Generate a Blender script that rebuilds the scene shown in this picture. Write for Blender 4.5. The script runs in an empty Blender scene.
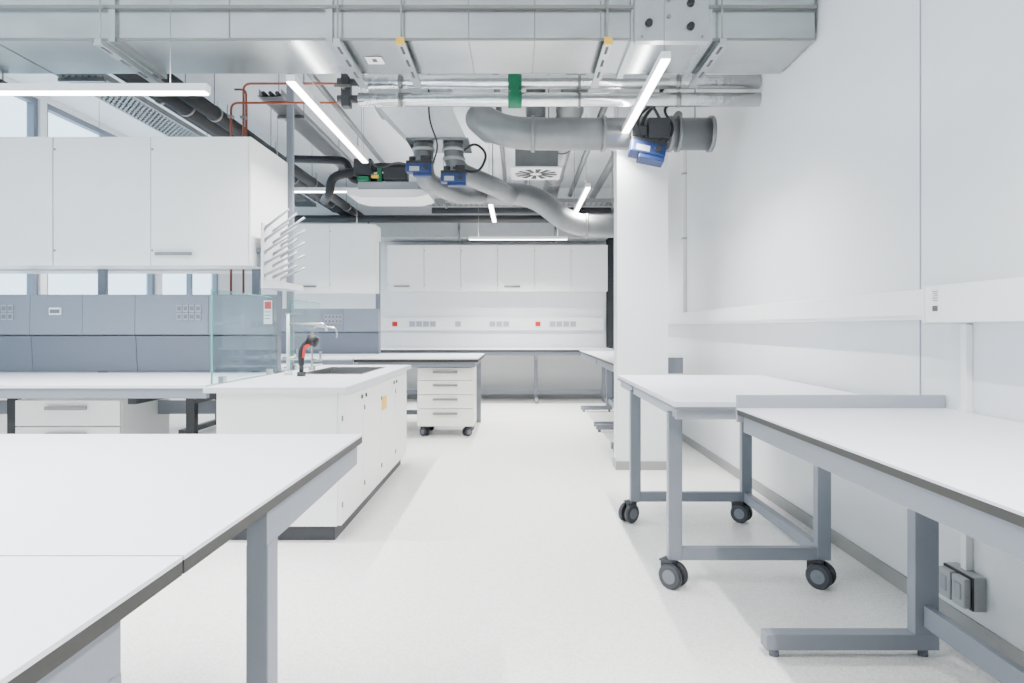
import bpy, bmesh, math
from mathutils import Vector, Matrix
SC=bpy.context.scene
COL=SC.collection
# ------------------------------------------------------------ materials
def mat(name,c,rough=.5,metal=0.,var=0.,scale=30.,bump=0.,bscale=60.,emis=0.,spec=.5,stretch=None,lo=.3,hi=.7):
    m=bpy.data.materials.new(name); m.use_nodes=True
    nt=m.node_tree; b=nt.nodes['Principled BSDF']
    c4=(c[0],c[1],c[2],1)
    b.inputs['Base Color'].default_value=c4
    b.inputs['Roughness'].default_value=rough
    b.inputs['Metallic'].default_value=metal
    b.inputs['Specular IOR Level'].default_value=spec
    tc=nt.nodes.new('ShaderNodeTexCoord'); mp=nt.nodes.new('ShaderNodeMapping')
    nt.links.new(tc.outputs['Object'],mp.inputs['Vector'])
    if stretch: mp.inputs['Scale'].default_value=stretch
    n=nt.nodes.new('ShaderNodeTexNoise'); n.inputs['Scale'].default_value=scale; n.inputs['Detail'].default_value=4
    nt.links.new(mp.outputs['Vector'],n.inputs['Vector'])
    r=nt.nodes.new('ShaderNodeValToRGB')
    v=max(var,.015)
    r.color_ramp.elements[0].color=tuple(max(0,x*(1-v)) for x in c)+(1,)
    r.color_ramp.elements[1].color=tuple(min(1,x*(1+v)) for x in c)+(1,)
    r.color_ramp.elements[0].position=lo; r.color_ramp.elements[1].position=hi
    nt.links.new(n.outputs['Fac'],r.inputs['Fac']); nt.links.new(r.outputs['Color'],b.inputs['Base Color'])
    if bump:
        n2=nt.nodes.new('ShaderNodeTexNoise'); n2.inputs['Scale'].default_value=bscale
        nt.links.new(mp.outputs['Vector'],n2.inputs['Vector'])
        bp=nt.nodes.new('ShaderNodeBump'); bp.inputs['Strength'].default_value=bump; bp.inputs['Distance'].default_value=.01
        nt.links.new(n2.outputs['Fac'],bp.inputs['Height']); nt.links.new(bp.outputs['Normal'],b.inputs['Normal'])
    if emis:
        b.inputs['Emission Color'].default_value=c4; b.inputs['Emission Strength'].default_value=emis
    return m
def glassmat(name,tint,f=.12):
    m=bpy.data.materials.new(name); m.use_nodes=True; nt=m.node_tree
    nt.nodes.remove(nt.nodes['Principled BSDF']); out=nt.nodes['Material Output']
    t=nt.nodes.new('ShaderNodeBsdfTransparent'); t.inputs['Color'].default_value=tint+(1,)
    g=nt.nodes.new('ShaderNodeBsdfGlossy'); g.inputs['Roughness'].default_value=.03
    mx=nt.nodes.new('ShaderNodeMixShader'); mx.inputs['Fac'].default_value=f
    nt.links.new(t.outputs[0],mx.inputs[1]); nt.links.new(g.outputs[0],mx.inputs[2]); nt.links.new(mx.outputs[0],out.inputs['Surface'])
    return m
M={}
M['wall']=mat('wall_paint',(.76,.77,.78),.6,var=.01,scale=4,bump=.02,bscale=300)
M['wallr']=mat('satin_wall_paint',(.75,.76,.77),.30,var=.01,scale=3,spec=.4)
M['wallrear']=mat('darkened_wall_paint',(.30,.31,.33),.6,var=.02,scale=4)  # darkened so the rear wall bounces less fill light
M['ceil']=mat('ceiling_paint',(.70,.73,.75),.8,var=.03,scale=3,bump=.05,bscale=40)
M['floor']=mat('speckled_floor',(.805,.795,.765),.32,var=.085,scale=125,bump=.006,bscale=200,spec=.5,lo=.44,hi=.54)
M['white']=mat('white_laminate',(.83,.83,.82),.36,var=.01,scale=5)
M['cream']=mat('cream_laminate',(.82,.81,.75),.4,var=.01,scale=5)
M['top']=mat('worktop_laminate',(.73,.74,.80),.28,var=.012,scale=400)
M['edge']=mat('dark_core',(.022,.021,.019),.5,var=.1,scale=80)
M['grey']=mat('grey_powder_coat',(.19,.21,.245),.42,var=.03,scale=200)
M['lgrey']=mat('light_grey_coat',(.34,.36,.40),.45,var=.02,scale=100)
M['panel']=mat('blue_grey_panel',(.165,.186,.228),.45,var=.02,scale=50)
M['panel2']=mat('dark_blue_grey_panel',(.105,.122,.155),.45,var=.02,scale=50)
M['galv']=mat('galvanised_steel',(.40,.425,.428),.25,1.,var=.14,scale=2.5,bump=.015,bscale=4,stretch=(.8,1,2))
M['foil']=mat('foil_wrap',(.80,.81,.81),.24,.92,var=.08,scale=22,bump=.5,bscale=12)
M['duct']=mat('grey_duct',(.20,.207,.212),.36,.5,var=.06,scale=12)
M['wduct']=mat('pale_duct',(.38,.40,.41),.36,.5,var=.05,scale=12)
M['black']=mat('black_rubber',(.008,.008,.010),.6,var=.1)
M['dark']=mat('dark_plastic',(.025,.027,.03),.5,var=.1)
M['tyre']=mat('caster_tread',(.035,.038,.046),.55,var=.05)
M['hub']=mat('caster_hub',(.14,.155,.18),.5,var=.05)
M['chrome']=mat('brushed_steel',(.46,.46,.46),.28,1.,var=.05,scale=100)
M['steelh']=mat('satin_handle',(.24,.24,.23),.35,.9,var=.05,scale=100)
M['copper']=mat('copper_pipe',(.26,.07,.04),.4,.6,var=.1)
M['blue']=mat('blue_actuator',(.012,.032,.125),.45,var=.05)
M['green']=mat('green_collar',(.004,.14,.065),.6,var=.1)
M['yellow']=mat('yellow_cap',(.80,.48,.03),.5,var=.05)
M['red']=mat('red_plastic',(.50,.010,.010),.5,var=.05)
M['plinth']=mat('dark_plinth',(.030,.032,.038),.5,var=.05)
M['skirt']=mat('grey_skirting',(.28,.28,.275),.5,var=.06,scale=200)
M['lamp']=mat('lamp_diffuser',(1,.99,.97),.5,emis=16)
M['glass']=glassmat('clear_glass',(.90,.965,.96),.05)
M['gedge']=mat('glass_edge',(.10,.32,.29),.2,var=.02)
M['wglass']=glassmat('window_glass',(.93,.97,1.0),.05)
M['socket']=mat('socket_plastic',(.29,.31,.34),.4,var=.02)
M['sockl']=mat('wall_socket_plastic',(.36,.365,.37),.4,var=.02)
M['peg']=mat('peg_plastic',(.27,.29,.32),.4,var=.02)
M['pegb']=mat('pegboard_plastic',(.60,.61,.63),.4,var=.02)
M['stop']=mat('sink_worktop',(.66,.67,.70),.33,var=.02,scale=200)
M['paper']=mat('label_paper',(.82,.82,.81),.6,var=.01)
M['ink']=mat('label_ink',(.06,.06,.07),.7,var=.01)
# ------------------------------------------------------------ geometry
class G:
    def __init__(s): s.bm=bmesh.new()
    def box(s,x0,x1,y0,y1,z0,z1,b=0):
        if x1<x0:x0,x1=x1,x0
        if y1<y0:y0,y1=y1,y0
        if z1<z0:z0,z1=z1,z0
        mt=Matrix.Translation(((x0+x1)/2,(y0+y1)/2,(z0+z1)/2))@Matrix.Diagonal((x1-x0,y1-y0,z1-z0,1))
        r=bmesh.ops.create_cube(s.bm,size=1,matrix=mt)
        if b:
            ed=list({e for v in r['verts'] for e in v.link_edges})
            bmesh.ops.bevel(s.bm,geom=ed,offset=b,segments=2,affect='EDGES',profile=.6)
        return s
    def cyl(s,p0,p1,r0,r1=None,n=20):
        p0=Vector(p0);p1=Vector(p1);d=p1-p0
        if r1 is None:r1=r0
        q=Vector((0,0,1)).rotation_difference(d.normalized()).to_matrix().to_4x4()
        mt=Matrix.Translation((p0+p1)/2)@q
        r=bmesh.ops.create_cone(s.bm,cap_ends=True,segments=n,radius1=r0,radius2=r1,depth=d.length,matrix=mt)
        for f in {f for v in r['verts'] for f in v.link_faces}:
            if len(f.verts)==4: f.smooth=True
        return s
    def prism(s,pts,axis,a0,a1):
        def mk(p,a):
            return {'x':(a,p[0],p[1]),'y':(p[0],a,p[1]),'z':(p[0],p[1],a)}[axis]
        A=[s.bm.verts.new(mk(p,a0)) for p in pts];B=[s.bm.verts.new(mk(p,a1)) for p in pts]
        n=len(pts)
        s.bm.faces.new(A);s.bm.faces.new(B[::-1])
        for i in range(n): s.bm.faces.new((A[i],B[i],B[(i+1)%n],A[(i+1)%n]))
        bmesh.ops.recalc_face_normals(s.bm,faces=s.bm.faces[:])
        return s
    def hexa(s,lo,hi):
        A=[s.bm.verts.new(p) for p in lo];B=[s.bm.verts.new(p) for p in hi]
        s.bm.faces.new(A);s.bm.faces.new(B[::-1])
        for i in range(4): s.bm.faces.new((A[i],B[i],B[(i+1)%4],A[(i+1)%4]))
        bmesh.ops.recalc_face_normals(s.bm,faces=s.bm.faces[:])
        return s
    def rotz(s,x,y,a):
        bmesh.ops.rotate(s.bm,verts=s.bm.verts[:],cent=(x,y,0),matrix=Matrix.Rotation(a,3,'Z'))
        return s
    def sweep(s,pts,r,fillet=.1,n=16):
        pts=[Vector(p) for p in pts]; path=[pts[0]]
        for i in range(1,len(pts)-1):
            a,b,c=pts[i-1],pts[i],pts[i+1]
            u=(a-b);w=(c-b);f=min(fillet,u.length*.49,w.length*.49)
            p=b+u.normalized()*f;q=b+w.normalized()*f
            for k in range(7):
                t=k/6; path.append(p*(1-t)**2+b*2*t*(1-t)+q*t*t)
        path.append(pts[-1])
        t0=(path[1]-path[0]).normalized()
        up=Vector((0,0,1)) if abs(t0.z)<.9 else Vector((1,0,0))
        nx=t0.cross(up).normalized(); prev=None;pt=t0
        for i,p in enumerate(path):
            if i==0:t=t0
            elif i==len(path)-1:t=(path[i]-path[i-1]).normalized()
            else:t=(path[i+1]-path[i-1]).normalized()
            nx=(pt.rotation_difference(t)@nx).normalized();pt=t
            ny=t.cross(nx).normalized()
            ring=[s.bm.verts.new(p+nx*math.cos(2*math.pi*k/n)*r+ny*math.sin(2*math.pi*k/n)*r) for k in range(n)]
            if prev:
                for k in range(n):
                    f=s.bm.faces.new((prev[k],prev[(k+1)%n],ring[(k+1)%n],ring[k]));f.smooth=True
            else: s.bm.faces.new(ring[::-1])
            prev=ring
        s.bm.faces.new(prev)
        bmesh.ops.recalc_face_normals(s.bm,faces=s.bm.faces[:])
        return s
OFF={}
SPLIT={'coupling_ring','seam','suspension_wire','threaded_rod','hanger_rod','rivet','slot','saddle','levelling_foot','foot_pad','bracket','frame_rail','hinge','hinge_cap','clamp','branch','end_flange','cable_run','valve_set','hanger','print'}
def thing(name,label,cat,loc=(0,0,0),rot=0,group=None,w=False):
    o=bpy.data.objects.new(name,None); COL.objects.link(o)
    o.empty_display_size=.1; o.location=loc; o.rotation_euler=(0,0,rot)
    o['label']=label;o['category']=cat
    if group:o['group']=group
    OFF[o]=-Vector(loc) if w else Vector((0,0,0))
    return o
def _mk(par,name,bm,m,label):
    me=bpy.data.meshes.new(name); bm.to_mesh(me);bm.free()
    me.materials.append(M[m])
    o=bpy.data.objects.new(name,me);COL.objects.link(o);o.parent=par
    OFF[o]=OFF[par]
    if label:o['label']=label
    return o
def part(par,name,g,m,label=None):
    if OFF[par].length: bmesh.ops.translate(g.bm,verts=g.bm.verts[:],vec=OFF[par])
    if name in SPLIT:
        bm=g.bm; seen=set(); isl=[]
        for v in bm.verts:
            if v in seen: continue
            st=[v];seen.add(v);c=[]
            while st:
                u=st.pop();c.append(u)
                for e in u.link_edges:
                    w=e.other_vert(u)
                    if w not in seen: seen.add(w);st.append(w)
            isl.append(c)
        if len(isl)>1:
            bm.verts.index_update();o=None
            for c in isl:
                nb=bmesh.new();mp={v:nb.verts.new(v.co) for v in c}
                fs={f for v in c for f in v.link_faces}
                for f in fs:
                    nf=nb.faces.new([mp[v] for v in f.verts]);nf.smooth=f.smooth
                o=_mk(par,name,nb,m,label)
            bm.free();return o
    return _mk(par,name,g.bm,m,label)
def solo(name,g,m,label,cat=None,kind=None,group=None):
    vs=[v.co for v in g.bm.verts]
    c=Vector(((min(v.x for v in vs)+max(v.x for v in vs))/2,(min(v.y for v in vs)+max(v.y for v in vs))/2,min(v.z for v in vs)))
    bmesh.ops.translate(g.bm,verts=g.bm.verts[:],vec=-c)
    me=bpy.data.meshes.new(name);g.bm.to_mesh(me);g.bm.free();me.materials.append(M[m])
    o=bpy.data.objects.new(name,me);COL.objects.link(o);o.location=c
    o['label']=label;o['category']=cat or 'wall'
    if kind:o['kind']=kind
    if group:o['group']=group
    OFF[o]=-c
    return o
def B(*a): return G().box(*a)
# ------------------------------------------------------------ room
XR=1.82;XL=-5.0;YB=12.;YF=-3.;ZC=3.7;ZT=ZC-.003
def S(name,g,m,label,cat): return solo(name,g,m,label,cat,'structure')
S('floor',B(XL-.15,XR+.15,YF,YB+.15,-.1,0),'floor','pale speckled resilient floor of the laboratory','floor')
S('ceiling',B(XL-.15,XR+.15,YF,YB+.15,ZC,ZC+.15),'ceil','white painted concrete ceiling above open services','ceiling')
S('wall_right',B(XR,XR+.15,YF,YB,0,ZC),'wallr','smooth white painted wall with satin sheen','wall')
S('wall_rear',B(XL,XR,YF-.15,YF,0,ZC),'wallrear','unseen rear wall darkened to cut fill light','wall')  # unseen; added to shut out rear sky light, dark to cut bounce
S('wall_back',B(XL,XR+.15,YB,YB+.15,0,ZC),'wall','white painted end wall behind the counter','wall')
WT=3.64
g=G();g.box(XL-.15,XL,YF,YB,0,.95);g.box(XL-.15,XL,YF,YB,WT,ZC)
ys=[-3,-2.9,-.5,-.35,2.1,2.25,4.7,4.85,7.15,7.25,9.45,9.6,11.45,12]
for i in range(0,len(ys),2): g.box(XL-.15,XL,ys[i],ys[i+1],.95,WT)
S('wall_left',g,'wall','white outer wall pierced by tall windows','wall')
n=0
for i in range(1,len(ys)-1,2):
    a,b=ys[i],ys[i+1];g=G();n+=1
    for z in (.95,2.62,WT-.06): g.box(XL-.1,XL-.03,a,b,z,z+.06)
    for y in (a,(a+b)/2-.03,b-.06): g.box(XL-.1,XL-.03,y,y+.06,1.01,WT-.06)
    w=S('window_%d'%n,g,'panel','blue-grey framed laboratory window','window')
    part(w,'window_pane',B(XL-.07,XL-.06,a+.05,b-.05,1.0,WT-.05),'wglass')
S('baseboard_right',B(XR-.012,XR,YF,YB,0,.075),'skirt','low grey skirting along the wall','baseboard')
S('baseboard_back',B(XL,XR-.012,YB-.012,YB,0,.075),'skirt','low grey skirting along the end wall','baseboard')
S('wall_column',B(.865,1.31,5.97,6.17,0,ZC),'wall','square white structural column','column')
g=G();g.box(.853,1.322,5.958,5.97,0,.075);g.box(.853,.865,5.97,6.17,0,.075);g.box(1.31,1.322,5.97,6.17,0,.075)
S('baseboard_column',g,'skirt','grey skirting around the column','baseboard')
S('trim_1',B(XR-.004,XR,3.085,3.091,.0,ZC),'lgrey','thin vertical wall joint','trim')
d=S('door_1',B(1.56,1.80,YB-.05,YB,0,2.78),'dark','narrow dark glazed door with black frame','door')
part(d,'door_frame',G().box(1.545,1.56,YB-.06,YB,0,2.8).box(1.8,1.815,YB-.06,YB,0,2.8).box(1.545,1.815,YB-.06,YB,2.78,2.82),'black')
# ------------------------------------------------------------ wall trunking
t=thing('cable_trunking','deep white cable trunking running along the wall','trunking',(XR,7,1.27),w=True)
part(t,'trunking_body',B(XR-.095,XR-.001,2.86,YB-.95,1.276,1.405,.005),'white')
part(t,'trunking_cover',B(XR-.102,XR-.095,2.86,YB-.95,1.295,1.388),'white')
t=thing('wall_duct_box','wide white wall duct box with paper label','trunking',(XR,2,1.26),w=True)
part(t,'duct_body',B(XR-.13,XR-.001,.9,2.84,1.262,1.412,.005),'white')
part(t,'end_cap',B(XR-.134,XR-.001,2.84,2.85,1.258,1.416,.002),'white')
g=B(XR-.132,XR-.130,2.74,2.79,1.30,1.40)
lb=part(t,'paper_label',g,'paper','small printed paper label')
g=G()
for i in range(5): g.box(XR-.1335,XR-.132,2.747,2.783-.004*(i%3),1.387-i*.009,1.3895-i*.009)
for i in range(8): g.box(XR-.1335,XR-.132,2.748+i*.0045,2.7497+i*.0045,1.308,1.33)
part(lb,'print',g,'ink')
t=thing('conduit','white vertical cable conduit on the wall','conduit',(XR,2.74,.2),w=True)
part(t,'pipe',B(XR-.03,XR-.001,2.73,2.765,.27,1.255,.003),'white')
part(t,'saddle',G().box(XR-.034,XR-.001,2.725,2.77,.9,.92).box(XR-.034,XR-.001,2.725,2.77,.5,.52),'white')
t=thing('double_wall_socket','grey twin surface-mounted wall socket with hinged lids','socket',(XR,2.74,.13),w=True)
part(t,'socket_box',B(XR-.05,XR-.001,2.65,2.835,.135,.27,.006),'sockl')
part(t,'gasket',B(XR-.056,XR-.05,2.652,2.833,.138,.267),'dark','dark rubber gasket')
for y in (2.66,2.748):
    l=part(t,'socket_lid',B(XR-.085,XR-.056,y-.002,y+.076,.144,.260,.008),'sockl','grey hinged lid')
    part(l,'lid_face',B(XR-.088,XR-.085,y+.018,y+.058,.175,.235,.001),'socket')
t=thing('conduit','slim white riser conduit beside the column','conduit',(XR,7.4,1.4),w=True)
part(t,'pipe',B(XR-.04,XR-.001,7.38,7.42,1.41,3.4,.004),'white')
part(t,'saddle',G().box(XR-.046,XR-.001,7.37,7.43,2.2,2.22).box(XR-.046,XR-.001,7.37,7.43,2.9,2.92),'lgrey')
# ------------------------------------------------------------ desks
def desk(label,loc,rot,D,L,post,ins,lower=True,up=None,group='laboratory desks',beam=None,pm='grey',px=.045,py=.027,near=False):
    t=thing('lab_desk',label,'desk',loc,rot,group)
    part(t,'tabletop',B(0,D,0,L,.893,.9),'top')
    part(t,'edge_band',B(0,D,0,L,.872,.893),'edge','dark compact core edge')
    i0,i1=ins[0]+.03,L-ins[1]-.03
    if beam is None: part(t,'frame_rail',G().box(.02,.06,.02,L-.02,.80,.871,.003).box(D-.10,D-.06,.02,L-.02,.80,.871,.003),pm)
    else: part(t,'frame_rail',G().box(.06,.10,i0,i1,.815,.869,.003).box(post-.1,post-.06,i0,i1,.815,.869,.003),pm)
    for k,y in enumerate((ins[0],L-ins[1])):
        g=G();g.box(post-px,post+px,y-py,y+py,.03,.798,.003)
        if beam is None: g.prism([(.07,.868),(.07,.82),(post-.05,.785),(D-.11,.79),(D-.11,.868)],'y',y-.022,y+.022)
        else: g.prism([(beam[0],.871),(beam[0],.808),(post-px-.05,.796),(post+px,.796),(post+px,.871)],'y',y-py+.002,y+py-.002)
        g.box(0,post+px,y-.03,y+.03,.03,.09,.004)
        lg=part(t,'leg',g,pm)
        part(lg,'levelling_foot',G().cyl((.04,y,0),(.04,y,.035),.018).cyl((post,y,0),(post,y,.035),.018),'hub')
    if lower: part(t,'stretcher',B(post-.015,post+.015,ins[0]+.03,L-ins[1]-.03,.12,.20,.003),pm)
    if up is not None: part(t,'end_upstand',B(0,D,L,L+.018,.84,.955,.002),'lgrey','grey end lip')
    if near: part(t,'end_upstand',B(0,D,-.018,0,.80,.955,.002),'grey','grey end panel')
    return t
desk('long white-topped laboratory desk with grey frame along the wall',(.93,.55,0),0,.885,2.35,.605,(.3,.31),up=1)
desk('white laboratory desk with grey cantilever frame beside the column',(.93,6.6,0),0,.66,1.65,.42,(.25,.1),group='wall desks beyond column',near=True)
desk('white laboratory desk with grey cantilever frame near the end wall',(.93,8.27,0),0,.60,2.1,.42,(.12,.25),group='wall desks beyond column')
desk('large white desk with dark edge and grey square leg',(-.5-2.4,2.19,0),-math.pi/2,1.168,2.4,.77,(.05,.032),beam=(.02,0),px=.03,py=.0225)
desk('large white desk butted against its neighbour, dark edge',(-.5,-.151,0),math.pi/2,1.168,2.4,1.0,(.032,.05),beam=(.03,0),px=.03,py=.0225)
# ------------------------------------------------------------ casters and trolley table
def caster(par,x,y,z0,r=.058,s=1.,ang=0.):
    g=G();g.cyl((x,y,z0-.002),(x,y,r+.03),.012*s)
    g.box(x-.012*s,x+.012*s,y-.03*s,y+.035*s,r-.01,r*2+.010,.004)
    g.box(x-.03*s,x+.03*s,y-.03*s,y+.03*s,z0-.008,z0)
    g.rotz(x,y,ang)
    c=part(par,'caster',g,'tyre')
    for sx in (-1,1):
        a=x+sx*.012*s;b=x+sx*.036*s;g=G()
        ly=y-.02*s;lo,hi=min(a,b),max(a,b)
        g.cyl((lo,ly,r),(lo+.006,ly,r),r*.86,r,30).cyl((lo+.006,ly,r),(hi-.006,ly,r),r,r,30).cyl((hi-.006,ly,r),(hi,ly,r),r,r*.86,30)
        g.rotz(x,y,ang)
        wh=part(c,'wheel',g,'tyre')
        part(wh,'hub',G().cyl((a,ly,r),(b+sx*.003,ly,r),r*.62,r*.55,24).cyl((b,ly,r),(b+sx*.006,ly,r),r*.2,r*.18,16).rotz(x,y,ang),'hub')
t=thing('mobile_lab_table','tall wheeled table with pale top and grey steel frame','table',(1.23,3.9,0),w=True)
part(t,'tabletop',B(.72,1.75,3.14,4.94,.876,.9,.002),'top')
part(t,'edge_band',B(.718,1.752,3.138,4.942,.866,.876),'grey')
part(t,'apron',G().box(.735,1.735,3.17,3.21,.815,.866).box(.735,1.735,4.36,4.40,.815,.866).box(.735,.765,3.2,4.9,.82,.866).box(1.70,1.735,3.2,4.9,.82,.866),'lgrey')
for (x,y) in ((.75,3.28),(.75,4.38),(1.46,3.28),(1.46,4.38)):
    part(t,'leg',B(x-.033,x+.033,y-.025,y+.025,.13,.84,.004),'grey')
for y in (3.28,4.38): part(t,'foot_rail',B(.75,1.46,y-.02,y+.02,.13,.19,.003),'grey')
part(t,'side_rail',B(1.44,1.48,3.28,4.38,.13,.19,.003),'grey')
for (x,y,a) in ((.725,3.28,.8),(.725,4.38,-.9),(1.43,3.28,.8),(1.41,4.38,.9)): caster(t,x,y,.133,.060,1.15,a)
# ------------------------------------------------------------ wall cabinets
def cab(label,loc,rot,W,n,H,D,handles,group,m='white',endp=None):
    t=thing('wall_cabinet',label,'cabinet',loc,rot,group)
    part(t,'carcass',B(0,W,.024,D,0,H,.001),m)
    w=W/n
    for i in range(n):
        x0=i*w+.0025;x1=(i+1)*w-.0025
        dr=part(t,'door',B(x0,x1,0,.02,0,H,.0015),m)
        if i in handles:
            hx=handles[i]*w+i*w
            part(dr,'handle',G().box(hx-.135,hx+.135,-.03,-.02,.070,.093,.002).box(hx-.125,hx-.113,-.02,0,.077,.091).box(hx+.113,hx+.125,-.02,0,.077,.091),'steelh','slim steel bar handle')
        part(dr,'hinge_cap',G().box(x0+.004,x0+.016,-.004,0,H-.10,H-.085).box(x0+.004,x0+.016,-.004,0,.10,.115),'steelh')
    if endp: part(t,'end_panel',B(W+.001,W+.018,.0,endp,0,H,.001),m)
    return t
W1=1.43
gi='wall cabinets over the near bench'
cab('white double-door wall cabinet with steel bar handle',(-1.975-W1,5.0,1.70),0,W1,2,.94,.345,{1:.25},gi,endp=.80)
cab('white double-door wall cabinet hung above service panel',(-1.978-2*W1,5.0,1.70),0,W1,2,.94,.345,{1:.25},gi)
cab('white double-door wall cabinet facing the far aisle',(-1.976,5.80,1.70),math.pi,W1,2,.94,.30,{1:.5},gi)
cab('white double-door wall cabinet facing the far aisle',(-1.979-W1,5.80,1.70),math.pi,W1,2,.94,.30,{1:.5},gi)
gi='wall cabinets over the far bench'
cab('white double-door wall cabinet over the second bench',(-1.86-1.2,8.9,1.70),0,1.2,2,.89,.345,{0:.5},gi)
gi='wall cabinets on the end wall'
for k in range(6):
    cab('white single-door wall cabinet on the end wall',(1.53-.627*(k+1),11.65,1.87),0,.625,1,.785,.345,({0:.4} if k in (2,5) else {}),gi)
# ------------------------------------------------------------ service panels
def service(label,y,x1,seams,xs,posts):
    t=thing('service_panel',label,'service panel',((xs+x1)/2,y,.9),w=True,group='bench service panels')
    part(t,'panel_body',B(xs,x1,y+.02,y+.10,.902,1.49),'panel')
    for a,b in zip(seams[:-1],seams[1:]):
        a,b=min(a,b),max(a,b)
        part(t,'upper_panel',G().prism([(y+.02,1.495),(y+.02,1.19),(y-.06,1.19),(y-.052,1.495)],'x',a+.0015,b-.0015),'panel')
    for a,b in zip(seams[::2][:-1],seams[::2][1:]):
        a,b=min(a,b),max(a,b)
        part(t,'lower_panel',G().prism([(y+.02,1.18),(y+.02,.905),(y-.022,.905),(y-.045,1.18)],'x',a+.002,b-.002),'panel2')
    for x in posts:
        part(t,'post',B(x-.03,x+.03,y+.10,y+.135,.0,2.4),'panel','blue-grey upright')
    return t
def sock(t,x,y,z,c=2,r=4,s=.042,m='socket'):
    for i in range(r):
        for j in range(c):
            zz=z+j*.062;yy=y-.058-.008
            xx=x+i*(s+.006)
            k=part(t,'socket',B(xx,xx+s,yy,yy+.012,zz,zz+.055,.003),m)
            part(k,'socket_inset',B(xx+.008,xx+s-.008,yy-.002,yy,zz+.012,zz+.042),'panel2')
sv=service('blue-grey bench service panel with socket banks',5.26,-1.86,[-1.86,-2.36,-2.92,-3.32,-3.72,-4.12,-4.5,-4.7,-4.9],-4.9,(-2.06,-3.27,-4.6))
sock(sv,-2.60,5.26,1.30);sock(sv,-4.03,5.26,1.30);sock(sv,-3.57,5.26,1.34,1,1,.09,'paper')
sv=service('blue-grey service panel on the second bench',9.05,-1.84,[-1.84,-2.3,-2.8,-3.3,-3.8],-3.8,(-1.88,-3.2))
sock(sv,-2.55,9.05,1.30,2,5)
def bench(label,x0,x1,y0,y1,legs,group='laboratory benches'):
    t=thing('bench',label,'bench',((x0+x1)/2,y0,0),w=True,group=group)
    part(t,'worktop',B(x0,x1,y0,y1,.88,.9,.002),'top')
    part(t,'front_rail',B(x0,x1,y0+.004,y0+.045,.82,.88),'grey')
    for x in legs:
        lg=part(t,'leg',G().box(x-.03,x+.03,y1-.35,y1-.29,.03,.835).box(x-.03,x+.03,y0+.05,y1-.25,.03,.09).box(x-.025,x+.025,y0+.05,y1-.1,.78,.835),'dark','dark steel bench leg')
        part(lg,'foot_pad',G().cyl((x,y0+.1,0),(x,y0+.1,.03),.02).cyl((x,y1-.3,0),(x,y1-.3,.03),.02),'dark')
    part(t,'back_rail',B(x0,x1,y1-.12,y1-.09,.60,.70),'grey')
    return t
bench('long pale bench with grey front rail',-4.9,-1.86,4.07,5.2,(-1.98,-2.33,-3.6,-4.8))
bench('pale bench facing the far aisle, service panel behind',-4.9,-1.86,5.50,6.5,(-1.95,-3.6,-4.8))
bench('second pale bench with grey rail',-4.8,-1.86,7.65,8.98,(-2.2,-3.8))
t=thing('end_table','pale end table with dark edge and grey legs','table',(-1.1,8.3,0),w=True)
part(t,'tabletop',B(-1.84,-.45,7.65,9.15,.888,.9),'top');part(t,'edge_band',B(-1.84,-.45,7.65,9.15,.855,.888),'edge')
part(t,'apron',G().box(-1.8,-.49,7.68,7.72,.80,.855).box(-.53,-.49,7.72,9.05,.80,.855).box(-1.8,-.49,9.05,9.09,.80,.855),'grey')
for x,y in ((-.52,9.0),(-1.76,9.0),(-1.76,7.75),(-1.25,8.7)): part(t,'leg',B(x-.03,x+.03,y-.03,y+.03,0,.80),'grey')
part(t,'foot_rail',B(-1.76,-.52,8.98,9.02,.1,.16),'grey')
t=thing('wall_counter','long pale counter on grey legs along the end wall','counter',(-1,11.5,0),w=True)
part(t,'worktop',B(-4.3,1.54,11.06,11.98,.885,.9),'top');part(t,'edge_band',B(-4.3,1.54,11.058,11.98,.855,.885),'edge')
part(t,'apron',B(-4.3,1.54,11.09,11.13,.79,.855),'grey')
for x in (.30,-1.5,-3.4,1.45):
    part(t,'leg',G().box(x-.03,x+.03,11.55,11.61,0,.80).box(x-.025,x+.025,11.1,11.65,.03,.09).box(x-.025,x+.025,11.1,11.9,.74,.79),'grey')
part(t,'stretcher',B(-3.4,1.45,11.60,11.63,.12,.19),'grey')
t=thing('cable_trunking','white socket trunking above the counter','trunking',(-1,YB,1.22),w=True)
part(t,'trunking_body',B(-4.3,1.5,YB-.06,YB-.001,1.20,1.42,.003),'white')
part(t,'trunking_cover',B(-4.3,1.5,YB-.066,YB-.06,1.25,1.37),'white')
for x,n in ((-1.9,4),(-1.1,1),(-.5,3),(.55,4)):
    for i in range(n): part(t,'socket',B(x+i*.12,x+i*.12+.10,YB-.075,YB-.066,1.265,1.355,.003),'lgrey')
for x in (-2.2,.30): part(t,'emergency_switch',B(x,x+.09,YB-.08,YB-.066,1.27,1.35,.003),'red','red emergency switch')
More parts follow.
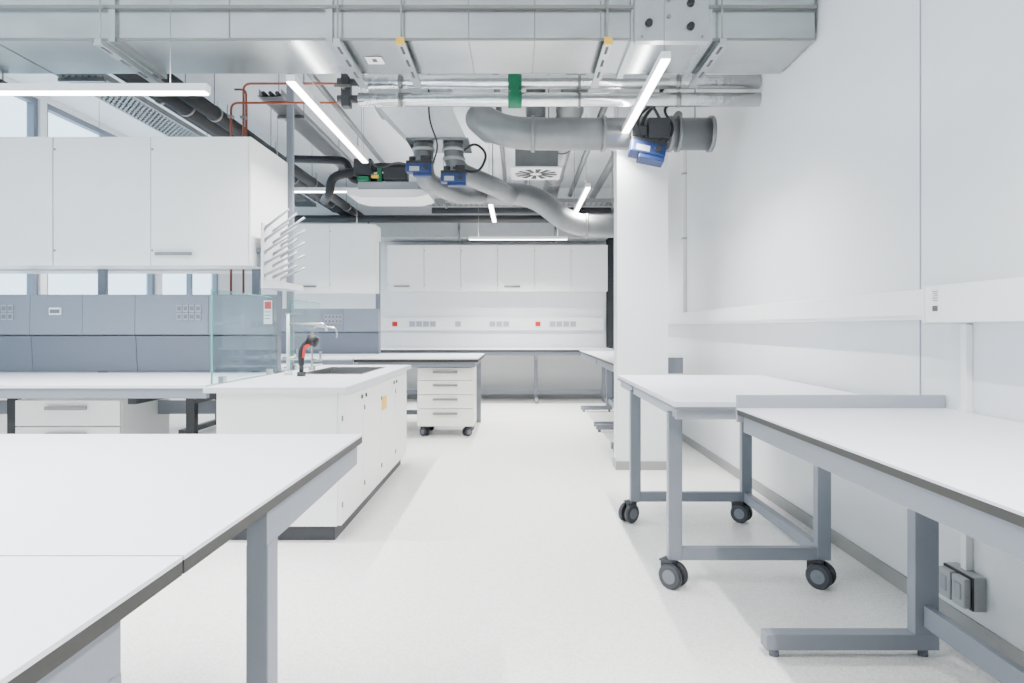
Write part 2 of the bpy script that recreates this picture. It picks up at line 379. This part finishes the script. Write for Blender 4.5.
# ------------------------------------------------------------ drawer pedestals
def pedestal(label,x0,x1,y0,y1,z1,fr,m='white'):
    t=thing('drawer_pedestal',label,'drawer unit',((x0+x1)/2,(y0+y1)/2,0),w=True,group='mobile drawer pedestals')
    z0=.115
    part(t,'body',B(x0,x1,y0+.024,y1,z0,z1,.002),m)
    z=z1-.004
    for f in fr:
        h=f*(z1-z0-.004)
        dr=part(t,'drawer',B(x0+.003,x1-.003,y0,y0+.02,z-h+.007,z,.002),m)
        c=(x0+x1)/2;zh=z-.05
        part(dr,'handle',G().box(c-.14,c+.14,y0-.028,y0-.018,zh-.012,zh+.012,.002).box(c-.13,c-.115,y0-.018,y0,zh-.008,zh+.008).box(c+.115,c+.13,y0-.018,y0,zh-.008,zh+.008),'steelh','steel bar handle')
        z-=h
    for x in (x0+.06,x1-.06):
        for y in (y0+.08,y1-.08): caster(t,x,y,z0,.050,1.1,.9 if x<(x0+x1)/2 else -.8)
pedestal('white mobile drawer pedestal under the bench',-3.39,-2.68,4.6,5.25,.755,(.28,.36,.36))
pedestal('cream mobile pedestal with four drawers',-1.15,-.51,7.78,8.35,.79,(.22,.24,.24,.30),'cream')
# ------------------------------------------------------------ sink cabinet
t=thing('sink_cabinet','white island sink cabinet with dark plinth','cabinet',(-1.38,5.1,0),w=True)
part(t,'body',G().box(-1.74,-1.045,3.94,6.26,.095,.60).box(-1.74,-1.045,3.94,4.9,.60,.868).box(-1.74,-1.045,6.0,6.26,.60,.868).box(-1.74,-1.66,4.9,6.0,.6,.868).box(-1.09,-1.045,4.9,6.0,.6,.868),'white')
part(t,'plinth',B(-1.70,-1.07,3.99,6.22,0,.095),'plinth','dark recessed plinth')
ysd=[3.945,4.52,5.09,5.67,6.255]
for i in range(4):
    dr=part(t,'door',B(-1.045,-1.022,ysd[i]+.003,ysd[i+1]-.003,.098,.862,.0015),'white')
    yy=ysd[i+1]-.06 if i%2==0 else ysd[i]+.06
    part(dr,'lock',B(-1.022,-1.014,yy-.012,yy+.012,.78,.805,.002),'dark','small dark lock')
    part(dr,'hinge',G().box(-1.022,-1.016,ysd[i]+.01,ysd[i]+.025,.2,.23).box(-1.022,-1.016,ysd[i]+.01,ysd[i]+.025,.7,.73),'steelh')
    if i==2: part(dr,'warning_label',B(-1.022,-1.020,5.12,5.30,.62,.72),'yellow','yellow sticker')
sx0,sx1,sy0,sy1=-1.62,-1.14,5.0,5.9
part(t,'worktop',G().box(-1.80,sx0,3.90,6.3,.868,.9).box(sx1,-.985,3.90,6.3,.868,.9).box(sx0,sx1,3.90,sy0,.868,.9).box(sx0,sx1,sy1,6.3,.868,.9),'stop')
g=G();g.box(sx0,sx0+.01,sy0,sy1,.66,.904).box(sx1-.01,sx1,sy0,sy1,.66,.904).box(sx0,sx1,sy0,sy0+.01,.66,.904).box(sx0,sx1,sy1-.01,sy1,.66,.904).box(sx0,sx1,sy0,sy1,.65,.66)
sk=part(t,'sink_basin',g,'chrome','stainless steel basin')
part(sk,'drain',G().cyl((-1.38,5.45,.66),(-1.38,5.45,.664),.04),'dark')
t=thing('lab_faucet','white and chrome laboratory tap with long spout','faucet',(-1.66,4.93,.9),w=True)
part(t,'riser',G().cyl((-1.66,4.93,.9),(-1.66,4.93,.93),.030,.025).cyl((-1.66,4.93,.93),(-1.66,4.93,1.34),.013),'pegb')
part(t,'spout',G().sweep([(-1.66,4.93,1.27),(-1.40,4.93,1.27),(-1.38,4.93,1.22)],.010,.03),'chrome')
part(t,'valve_lever',G().cyl((-1.70,4.93,1.02),(-1.59,4.93,1.02),.013).box(-1.60,-1.59,4.92,4.94,1.02,1.09).box(-1.68,-1.57,4.925,4.935,1.335,1.35),'chrome')
t=thing('lab_faucet','slender chrome laboratory tap with swan neck','faucet',(-1.66,5.5,.9),w=True)
part(t,'riser',G().cyl((-1.66,5.5,.9),(-1.66,5.5,.93),.025).sweep([(-1.66,5.5,.92),(-1.66,5.5,1.26),(-1.46,5.5,1.24),(-1.46,5.5,1.16)],.008,.06),'chrome')
part(t,'valve_lever',G().cyl((-1.66,5.5,.98),(-1.58,5.5,.98),.012).box(-1.60,-1.585,5.49,5.51,.98,1.05),'chrome')
t=thing('eyewash_shower','black hand-held eyewash with red trigger on holder','eyewash',(-1.53,4.82,.9),w=True)
part(t,'holder',G().cyl((-1.53,4.82,.9),(-1.53,4.82,.93),.03).cyl((-1.53,4.82,.93),(-1.53,4.82,.985),.016),'dark')
part(t,'grip',G().sweep([(-1.53,4.82,.98),(-1.53,4.82,1.08),(-1.50,4.82,1.13),(-1.46,4.82,1.145)],.021,.04),'black')
part(t,'trigger',G().sweep([(-1.51,4.80,1.03),(-1.505,4.795,1.08),(-1.49,4.79,1.115),(-1.46,4.79,1.12)],.010,.03,10),'red','red trigger lever')
part(t,'spray_head',G().cyl((-1.48,4.82,1.165),(-1.42,4.82,1.135),.040,.034),'black')
t=thing('glass_splash_screen','frameless clear glass splash screen on the bench end','glass screen',(-1.83,4.6,.9),w=True)
part(t,'glass_sheet',B(-1.833,-1.825,4.08,5.18,.905,1.465),'glass')
part(t,'glass_edge',G().box(-1.834,-1.824,4.072,4.08,.905,1.471).box(-1.834,-1.824,4.08,5.18,1.465,1.471),'gedge','green polished edge')
part(t,'clamp',G().box(-1.845,-1.813,4.2,4.25,.9,.94).box(-1.845,-1.813,5.0,5.05,.9,.94),'chrome')
t=thing('glass_splash_screen','clear glass splash screen standing across the sink end','glass screen',(-1.83,5.8,.9),w=True)
part(t,'glass_sheet',B(-1.833,-1.825,5.50,6.3,.905,1.465),'glass')
part(t,'glass_edge',G().box(-1.834,-1.824,5.492,5.50,.905,1.471).box(-1.834,-1.824,5.50,6.3,1.465,1.471),'gedge')
part(t,'clamp',G().box(-1.845,-1.813,5.55,5.6,.9,.94),'chrome')
t=thing('safety_sign','white safety sign with red square symbol','sign',(-1.90,5.19,1.15),w=True)
part(t,'plate',B(-1.935,-1.872,5.194,5.199,1.27,1.45),'paper')
part(t,'symbol',G().box(-1.928,-1.879,5.192,5.194,1.385,1.44),'red')
part(t,'print',G().box(-1.928,-1.88,5.192,5.194,1.36,1.365).box(-1.928,-1.88,5.192,5.194,1.335,1.34).box(-1.928,-1.89,5.192,5.194,1.31,1.315),'ink')
t=thing('drying_rack','pale pegboard drying rack with grey slanted pegs','drying rack',(-1.9,5.3,1.5),w=True)
part(t,'backboard',B(-1.90,-1.885,5.04,5.50,1.60,2.02,.004),'pegb')
part(t,'drip_tray',G().box(-1.885,-1.73,5.04,5.50,1.535,1.545).box(-1.74,-1.73,5.04,5.50,1.545,1.58).box(-1.90,-1.885,5.04,5.50,1.535,1.60),'pegb')
part(t,'bracket',G().box(-1.956,-1.90,5.1,5.14,1.8,1.84).box(-1.956,-1.90,5.3,5.34,1.8,1.84),'grey')
for i in range(3):
    for j in range(5):
        y=5.08+i*.17;z=1.63+j*.088
        part(t,'peg',G().cyl((-1.886,y,z),(-1.70,y+(i-1)*.02,z+.09+.012*j),.011,.008,10).cyl((-1.886,y,z),(-1.878,y,z+.004),.018,.014,10),'peg')
def pipe(name,label,cat,pts,r,m,fil=.06,group=None,n=14,kids=()):
    p=Vector(pts[0])
    t=thing(name,label,cat,tuple(p),w=True,group=group)
    part(t,'pipe_run',G().sweep(pts,r,fil,n),m)
    for (kn,kg,km) in kids: part(t,kn,kg,km)
    return t
pipe('copper_pipe','thin copper service pipe rising behind cabinets','pipe',[(-2.27,5.40,1.5),(-2.27,5.40,3.02),(-1.35,5.40,3.02)],.009,'copper',group='copper pipes',kids=[('clip',B(-2.29,-2.25,5.38,5.42,2.9,2.92),'steelh')])
pipe('copper_pipe','thin copper service pipe rising behind cabinets','pipe',[(-2.18,5.42,1.5),(-2.18,5.42,3.18),(-1.25,5.42,3.18)],.009,'copper',group='copper pipes',kids=[('clip',B(-2.20,-2.16,5.40,5.44,2.9,2.92),'steelh')])
pipe('copper_pipe','thin copper pipe crossing under the ceiling','pipe',[(-2.45,5.9,3.3),(-2.35,5.9,3.3),(-2.35,5.9,2.9),(-2.35,5.9,2.66)],.009,'copper',group='copper pipes')
# ------------------------------------------------------------ ceiling: main duct
t=thing('supply_duct','large rectangular galvanised ventilation duct with flanges','air duct',(-2,4.4,2.99),w=True)
secs=[-4.98,-3.9,-2.45,-1.14,.70,1.15,1.80]
for a,b in zip(secs[:-1],secs[1:]):
    part(t,'duct_section',B(a+.002,b-.002,4.14,4.70,2.99,3.56),'galv')
for x in secs[1:-1]:
    g=G();g.box(x-.02,x+.02,4.115,4.14,2.965,3.58).box(x-.02,x+.02,4.14,4.70,2.965,2.99).box(x-.02,x+.02,4.70,4.725,2.965,3.58)
    part(t,'flange',g,'galv')
part(t,'stiffener',G().box(-4.98,1.8,4.11,4.14,3.165,3.185),'steelh')
part(t,'corner_edge',G().box(-4.98,1.8,4.132,4.145,2.982,2.995),'steelh')
g=G()
for x in (-4.5,-3.2,-1.75,-.3,.1,.5): g.box(x-.003,x+.003,4.137,4.14,2.99,3.56)
for x in (-3.2,-.3,.1): g.box(x-.003,x+.003,4.14,4.70,2.987,2.99)
part(t,'seam',g,'steelh')
dp=part(t,'damper_plate',B(.70,1.14,4.08,4.14,2.955,3.5,.004),'wduct','pale damper access plate')
for x,z in ((1.03,3.18),(1.03,3.04),(.78,3.06),(1.07,3.33)): part(dp,'knob',G().cyl((x,4.08,z),(x,4.055,z),.024,.02),'black')
part(dp,'rivet',G().cyl((.74,4.08,2.98),(.74,4.074,2.98),.008).cyl((1.1,4.08,2.98),(1.1,4.074,2.98),.008).cyl((.90,4.08,3.2),(.90,4.07,3.2),.012).cyl((.90,4.08,3.1),(.90,4.07,3.1),.012),'steelh')
lb=part(t,'duct_label',B(-.99,-.88,4.40,4.52,2.985,2.986),'paper')
part(lb,'print',G().box(-.95,-.92,4.43,4.48,2.984,2.985),'ink')
for x,lab in ((-.70,1),(.535,1),(-1.08,0),(-2.5,0),(-3.6,0),(1.22,0)):
    c=thing('strut_channel','slotted steel support channel under the duct','bracket',(x,4.4,2.92),w=True,group='duct support channels')
    part(c,'channel',G().box(x-.02,x+.02,4.06,4.80,2.925,2.962).box(x-.027,x-.02,4.06,4.80,2.925,2.935).box(x+.02,x+.027,4.06,4.80,2.925,2.935),'galv')
    part(c,'slot',G().box(x-.008,x+.008,4.1,4.2,2.923,2.925).box(x-.008,x+.008,4.3,4.4,2.923,2.925).box(x-.008,x+.008,4.5,4.6,2.923,2.925),'dark')
    if lab: part(c,'end_cap',B(x-.024,x+.024,4.045,4.06,2.922,2.965,.002),'yellow','yellow safety end cap')
    part(c,'threaded_rod',G().cyl((x,4.085,2.96),(x,4.085,ZT),.006,n=8).cyl((x,4.77,2.96),(x,4.77,ZT),.006,n=8),'steelh')
gp='foil-wrapped pipes'
for z,y,r in ((3.095,5.15,.052),(2.962,5.15,.052),(3.17,5.36,.045),(3.03,5.36,.045)):
    kids=[('pipe_clamp',G().cyl((x,y,z),(x+.02,y,z),r+.006,n=16),'steelh') for x in (-.9,.45,1.2)]
    pipe('insulated_pipe','silver foil-insulated pipe crossing beneath the ceiling','pipe',[(-1.2 if r>.05 else -1.0,y,z),(XR-.002,y,z)],r,'foil',group=gp,kids=kids)
t=thing('pipe_collar','green fire collar wrapped around pipes','collar',(-.02,5.15,2.9),w=True)
part(t,'collar_band',G().cyl((-.075,5.15,2.962),(.025,5.15,2.962),.062).cyl((-.075,5.15,3.095),(.025,5.15,3.095),.062),'green')
part(t,'strap',B(-.055,.005,5.083,5.215,2.97,3.2),'green')
t=thing('pipe_end_valve','dark valve cluster at the pipe ends','valve',(-1.27,5.15,2.95),w=True)
part(t,'valve_body',G().cyl((-1.36,5.15,2.965),(-1.2,5.15,2.965),.03).cyl((-1.36,5.15,3.095),(-1.2,5.15,3.095),.03).box(-1.33,-1.26,5.11,5.19,2.9,3.2,.01),'dark')
part(t,'valve_handle',G().cyl((-1.30,5.10,3.03),(-1.30,5.05,3.03),.012).box(-1.36,-1.24,5.04,5.05,3.02,3.04),'steelh')
def rings(pts,r,w=.03):
    g=G()
    for p,d in pts:
        p=Vector(p);d=Vector(d).normalized()*w/2
        g.cyl(p-d,p+d,r,n=28)
    return g
t=thing('round_duct','grey round ventilation duct with flanged end','air duct',(.7,5.6,2.8),w=True)
part(t,'duct_run',G().sweep([(-.30,7.2,3.32),(-.36,6.0,3.10),(-.10,5.6,2.83),(1.59,5.6,2.83)],.13,.3,28),'duct')
part(t,'coupling_ring',rings([((.12,5.6,2.83),(1,0,0)),((.7,5.6,2.83),(1,0,0)),((1.0,5.6,2.83),(1,0,0)),((1.24,5.6,2.83),(1,0,0)),((1.31,5.6,2.83),(1,0,0)),((1.575,5.6,2.83),(1,0,0))],.146),'duct')
part(t,'hanger_rod',G().cyl((.25,5.6,2.95),(.25,5.6,ZT),.006,n=8).cyl((1.45,5.6,2.95),(1.45,5.6,ZT),.006,n=8),'steelh')
def actuator(label,x,y,z,s=1.,cable=True,tilt=0.):
    t=thing('damper_actuator',label,'actuator',(x,y,z),w=True,group='blue damper actuators')
    part(t,'housing',G().box(x-.13*s,x+.13*s,y-.06*s,y+.06*s,z-.05*s,z+.045*s,.014).box(x-.06*s,x+.13*s,y-.05*s,y+.05*s,z-.085*s,z-.04*s,.01),'blue')
    part(t,'clamp_head',G().cyl((x-.07*s,y,z+.04*s),(x-.07*s,y,z+.12*s),.035*s).box(x-.13*s,x+.14*s,y-.045*s,y+.045*s,z+.04*s,z+.075*s,.006).box(x+.02*s,x+.12*s,y-.04*s,y+.04*s,z+.07*s,z+.13*s,.008),'dark')
    part(t,'rating_plate',B(x-.09*s,x+.01*s,y-.062*s,y-.06*s,z-.035*s,z+.01*s),'lgrey')
    part(t,'dial',G().cyl((x+.07*s,y-.055*s,z),(x+.07*s,y-.07*s,z),.028*s,.024*s),'dark')
    if cable: part(t,'cable',G().sweep([(x+.10*s,y,z+.05*s),(x+.18*s,y-.02,z+.22*s),(x+.05*s,y-.06,z+.33*s),(x+.15*s,y,z+.45*s)],.011,.08,8),'black')
    t.rotation_euler=(-.25*(tilt!=0),tilt,0)
    return t
actuator('bulky blue damper motor with black cable under round duct',1.02,5.41,2.64,1.08,True,.2)
t=thing('cable_bundle','looped black cables hanging beside the duct','cable',(.9,5.42,2.8),w=True)
for pts,r in (([(1.12,5.42,3.3),(1.14,5.42,3.05),(1.02,5.42,2.95),(.96,5.42,2.8),(1.0,5.42,2.69)],.014),([(1.05,5.40,3.35),(1.0,5.40,3.1),(1.12,5.40,2.9),(1.16,5.40,2.78),(1.1,5.40,2.68)],.012),([(1.2,5.41,3.2),(1.05,5.39,3.0),(.93,5.40,2.9),(.98,5.40,2.72),(1.12,5.41,2.76)],.012)):
    part(t,'cable',G().sweep(pts,r,.08,8),'black')
part(t,'junction_box',G().box(1.03,1.2,5.38,5.46,2.74,2.90,.008).box(.9,1.02,5.39,5.46,2.76,2.84,.006),'dark')
t=thing('transition_duct','pale rectangular duct narrowing into twin round branches','air duct',(-.95,6.6,2.9),w=True)
part(t,'duct_body',G().hexa([(-1.02,6.35,3.00),(-.48,6.35,3.00),(-.48,6.80,3.00),(-1.02,6.80,3.00)],[(-1.36,6.2,3.36),(-.66,6.2,3.36),(-.66,6.9,3.36),(-1.36,6.9,3.36)]).box(-1.36,-.66,6.2,6.9,3.36,3.62),'wduct')
part(t,'end_flange',G().box(-1.04,-.46,6.33,6.82,2.985,3.005).box(-1.38,-.64,6.18,6.92,3.35,3.37),'galv')
part(t,'branch',G().sweep([(-.90,6.5,3.0),(-.90,6.5,2.64),(-.62,7.1,2.62),(-.45,7.95,2.78)],.095,.16,24).sweep([(-.62,6.5,3.0),(-.60,6.5,2.74),(-.22,6.9,2.66),(-.10,7.95,2.78)],.095,.16,24),'duct')
part(t,'coupling_ring',rings([((-.90,6.5,2.93),(0,0,1)),((-.90,6.5,2.82),(0,0,1)),((-.615,6.5,2.93),(0,0,1)),((-.61,6.5,2.84),(0,0,1))],.108),'wduct')
actuator('blue damper motor on twin duct branch',-.92,6.34,2.72,.9,False)
actuator('blue damper motor on twin duct branch',-.60,6.34,2.63,.9,False)
pipe('cable_loop','black cable loop beside the dampers','cable',[(-.60,6.3,2.72),(-.36,6.3,2.66),(-.28,6.3,2.85),(-.40,6.3,2.95),(-.5,6.3,2.88)],.012,'black',.1)
pipe('cable_loop','thin black cable draped between valves and dampers','cable',[(-1.5,6.84,2.92),(-1.35,6.6,2.78),(-1.15,6.5,2.82),(-1.0,6.3,2.74)],.009,'black',.1)
pipe('cable_loop','thin black cable dropping from ceiling to damper','cable',[(-.8,6.12,ZT),(-.8,6.12,3.1),(-.72,6.2,2.9),(-.78,6.26,2.75)],.008,'black',.1)
t=thing('round_duct','grey round duct with offset bends beneath ceiling','air duct',(.2,8,2.8),w=True)
part(t,'duct_run',G().sweep([(-.85,8.0,2.84),(.18,8.0,2.80),(.62,8.0,2.44),(1.5,8.0,2.42)],.13,.22,28),'duct')
part(t,'coupling_ring',rings([((-.75,8,2.836),(1,0,0)),((-.1,8,2.81),(1,0,0)),((.80,8,2.435),(1,0,0)),((1.2,8,2.43),(1,0,0))],.146),'duct')
part(t,'hanger_rod',G().cyl((-.3,8,2.95),(-.3,8,ZT),.006,n=8).cyl((1.1,8,2.55),(1.1,8,ZT),.006,n=8),'steelh')
t=thing('round_duct','grey round duct running along the room','air duct',(.45,7,3.3),w=True)
part(t,'duct_run',G().sweep([(.50,5.9,3.35),(.50,11.2,3.35)],.12,.1,24),'duct')
part(t,'coupling_ring',rings([((.5,6.6,3.35),(0,1,0)),((.5,7.8,3.35),(0,1,0)),((.5,9.5,3.35),(0,1,0))],.133),'duct')
t=thing('air_diffuser','square white swirl diffuser with black slots','air diffuser',(.18,6.95,2.8),w=True)
part(t,'plate',B(-.07,.43,6.65,7.20,2.80,2.815,.003),'white')
part(t,'plenum',B(-.03,.39,6.69,7.16,2.815,3.08),'duct')
part(t,'neck',G().cyl((.18,6.93,3.08),(.18,6.93,ZT),.10,n=24),'duct')
g=G()
for k in range(12):
    a=k*math.pi/6+.1;ca,sa=math.cos(a),math.sin(a);cx,cy=.18,6.925
    pts=[]
    for (u,v) in ((.06,-.014),(.21,-.030),(.21,.030),(.06,.014)): pts.append((cx+u*ca-v*sa,cy+u*sa+v*ca))
    g.prism(pts,'z',2.797,2.80)
part(t,'slot',g,'black')
t=thing('fan_coil_unit','white shallow ceiling fan coil unit with pipe connections','fan coil',(-1.3,7.1,2.5),w=True)
pr=[];x0,x1=-1.72,-.90
for k in range(13):
    u=k/12;pr.append((x0+(x1-x0)*u,2.585-.035*min(1,2.2*math.sin(math.pi*u))))
part(t,'shell',G().prism(pr+[(x1,2.63),(x0,2.63)],'y',6.85,7.35),'white')
part(t,'top_housing',B(-1.62,-1.0,6.9,7.3,2.63,2.72,.01),'lgrey')
part(t,'valve_set',G().box(-1.62,-1.50,6.86,6.96,2.72,2.77,.01).cyl((-1.4,6.9,2.72),(-1.4,6.9,2.86),.025),'green','green pipe valves')
part(t,'control_box',G().box(-1.66,-1.48,6.88,7.02,2.78,2.95,.008).box(-1.36,-1.12,6.88,7.02,2.74,2.86,.008),'dark')
part(t,'brass_fitting',G().cyl((-1.47,6.85,2.76),(-1.40,6.85,2.76),.018),'yellow')
gp='black insulated pipes'
pipe('insulated_pipe','black foam-insulated pipe bending around the fan coil','pipe',[(-1.05,6.95,2.98),(-1.05,6.95,2.86),(-1.42,6.95,2.88),(-1.90,6.95,2.78),(-1.92,6.95,2.60),(-2.1,7.4,2.62)],.045,'black',.09,gp)
pipe('insulated_pipe','black foam-insulated pipe bending around the fan coil','pipe',[(-1.35,7.05,2.86),(-1.35,7.05,2.80),(-1.72,7.05,2.76),(-1.78,7.1,2.98),(-2.4,7.1,3.0)],.04,'black',.08,gp)
for dx,z,r in ((-2.98,3.23,.085),(-2.72,3.16,.065),(-3.2,3.30,.05)):
    y0=4.85
    kids=[('pipe_clamp',G().cyl((dx,y,z),(dx,y+.03,z),r+.008,n=18).cyl((dx,y+.015,z+r),(dx,y+.015,ZT),.005,n=8),'steelh') for y in (6.1,7.5,9.,10.8)]
    pipe('insulated_pipe','long black insulated pipe hung below the ceiling','pipe',[(dx,y0,z),(dx,11.9,z)],r,'black',group=gp,kids=kids)
def tray(label,x0,x1,y0,y1,z,alongy=True,cables=0):
    t=thing('cable_tray',label,'cable tray',((x0+x1)/2,(y0+y1)/2,z),w=True,group='perforated cable trays')
    g=G()
    if alongy:
        g.box(x0,x0+.004,y0,y1,z,z+.06).box(x1-.004,x1,y0,y1,z,z+.06)
        n=int((y1-y0)/.065)
        for i in range(n+1): g.box(x0,x1,y0+i*.065,y0+i*.065+.04,z,z+.003)
        for k in range(7): 
            xx=x0+(x1-x0)*k/6; g.box(xx-.016,xx+.016,y0,y1,z,z+.003)
    else:
        g.box(x0,x1,y0,y0+.004,z,z+.06).box(x0,x1,y1-.004,y1,z,z+.06)
        n=int((x1-x0)/.08)
        for i in range(n+1): g.box(x0+i*.08,x0+i*.08+.05,y0,y1,z,z+.003)
        for k in range(5):
            yy=y0+(y1-y0)*k/4; g.box(x0,x1,yy-.015,yy+.015,z,z+.003)
    part(t,'tray',g,'duct')
    g=G()
    for u in (.1,.5,.9):
        if alongy:
            y=y0+(y1-y0)*u; g.box(x0-.03,x1+.03,y,y+.03,z-.03,z); g.cyl((x0-.02,y+.015,z),(x0-.02,y+.015,ZT),.005,n=8);g.cyl((x1+.02,y+.015,z),(x1+.02,y+.015,ZT),.005,n=8)
        else:
            x=x0+(x1-x0)*u; g.box(x,x+.03,y0-.03,y1+.03,z-.03,z); g.cyl((x+.015,y0-.02,z),(x+.015,y0-.02,ZT),.005,n=8)
    part(t,'hanger',g,'steelh')
    g=G()
    for k in range(cables):
        if alongy:
            xx=x0+.04+(x1-x0-.08)*k/max(1,cables-1);g.cyl((xx,y0,z+.025),(xx,y1,z+.025),.018,n=8)
        else:
            yy=y0+.04+(y1-y0-.08)*k/max(1,cables-1);g.cyl((x0,yy,z+.025),(x1,yy,z+.025),.018,n=8)
    if cables: part(t,'cable_run',g,'dark')
tray('perforated galvanised cable tray along the room',-3.72,-3.4,4.9,11.5,3.28,True,5)
tray('perforated cable tray along the room centre',-2.28,-2.08,6.0,11.5,3.28,True,3)
tray('perforated cable tray crossing the room',-1.4,1.7,9.9,10.2,3.06,False,4)
t=thing('rectangular_duct','grey rectangular duct crossing above end cabinets','air duct',(-1,11.6,2.72),w=True)
part(t,'duct_body',B(-4.3,1.5,11.35,11.9,2.74,3.02,.004),'wduct')
part(t,'end_flange',G().box(-2.5,-2.46,11.33,11.92,2.72,3.04).box(-1.0,-.96,11.33,11.92,2.72,3.04).box(.6,.64,11.33,11.92,2.72,3.04),'galv')
pipe('insulated_pipe','black insulated pipe crossing near the end wall','pipe',[(-4.6,10.9,2.98),(1.78,10.9,2.98)],.06,'black',group=gp)
pipe('insulated_pipe','black insulated pipe crossing near the end wall','pipe',[(-1.4,11.1,3.15),(1.78,11.1,3.15)],.05,'dark',group=gp)
for x,z,y0,r in ((-.2,3.5,5.9,.03),(-1.85,3.5,5.6,.03),(1.55,3.3,6.6,.04),(.12,3.52,7.3,.025),(.85,3.42,6.5,.035),(1.2,3.36,6.5,.05)):
    pipe('steel_pipe','grey steel pipe running below the ceiling','pipe',[(x,y0,z),(x,11.2,z)],r,'duct',group='grey steel pipes')
t=thing('support_post','grey aluminium post holding bench services','post',(-1.93,5.84,0),w=True)
part(t,'post_profile',B(-1.975,-1.92,5.82,5.86,0.905,ZT,.003),'grey')
part(t,'base_plate',B(-1.99,-1.90,5.80,5.88,.90,.906),'dark')
# ------------------------------------------------------------ lamps
LC=(1,.985,.965)
def lamp(cx,cy,L,alongy=True,z=2.8,pw=30,w=.058,wires=(-.8,.8),up=.08):
    t=thing('linear_pendant_lamp','slim white linear pendant lamp on thin wires','lamp',(cx,cy,z),math.pi/2 if alongy else 0,'linear pendant lamps')
    h=L/2
    part(t,'housing',B(-h,h,-w/2,w/2,.008,.05,.003),'white')
    part(t,'diffuser',B(-h+.01,h-.01,-w/2+.003,w/2-.003,0,.008),'lamp','glowing diffuser')
    g=G()
    for u in wires: g.cyl((h*u,0,.05),(h*u,0,ZT-z),.0025,n=6)
    part(t,'suspension_wire',g,'steelh')
    for nm,zz,e,rx,k in (('lamp_light',-.004,pw,0,.9),('lamp_uplight',.054,pw*up,math.pi,.7)):
        ld=bpy.data.lights.new(nm,'AREA');ld.shape='RECTANGLE';ld.size=L*.95;ld.size_y=w*k;ld.energy=e;ld.color=LC
        if rx==0: ld.spread=math.radians(120)
        lo=bpy.data.objects.new(nm,ld);COL.objects.link(lo);lo.parent=t;lo.location=(0,0,zz);lo.rotation_euler=(rx,0,0)
PW=80
lamp(-1.446,5.4,2.13,True,2.8,PW,wires=(-.55,.85))
lamp(.86,4.97,2.0,True,2.8,PW*1.1,wires=(-.95,.92))
lamp(-.35,9.05,2.1,True,2.8,PW)
lamp(.78,8.6,2.0,True,2.8,PW,wires=(-.75,.85))
lamp(-1.446,1.2,2.1,True,2.8,PW*1.5)  # out of view, added to light the near part of the room
lamp(.86,1.0,2.0,True,2.8,PW)  # unseen lamp added above the right desk for more light
lamp(-3.9,1.2,2.1,True,2.8,PW)  # added out of view over the left bay, extra light
lamp(-.3,-1.6,2.0,True,2.8,PW*.4)  # extra unseen lamp behind the camera, added for fill
lamp(-2.75,3.75,2.1,False,2.525,PW)
lamp(-2.2,7.6,1.2,False,2.75,PW*.6)
lamp(-3.3,10.25,2.2,False,2.75,PW*.8)
lamp(0,10.7,1.55,False,2.62,PW*1.1)
lamp(-3.9,7.4,1.6,False,2.75,PW*.6)
# ------------------------------------------------------------ world & camera
w=bpy.data.worlds.new('sky');SC.world=w;w.use_nodes=True
bg=w.node_tree.nodes['Background'];bg.inputs['Color'].default_value=(.70,.88,1,1);bg.inputs['Strength'].default_value=4.2
cd=bpy.data.cameras.new('camera');cd.sensor_width=36;cd.lens=24.01;cd.shift_x=-.006;cd.shift_y=-.0132;cd.clip_start=.05
co=bpy.data.objects.new('camera',cd);COL.objects.link(co);co.location=(0,0,1.24);co.rotation_euler=(math.pi/2,0,0)
SC.camera=co
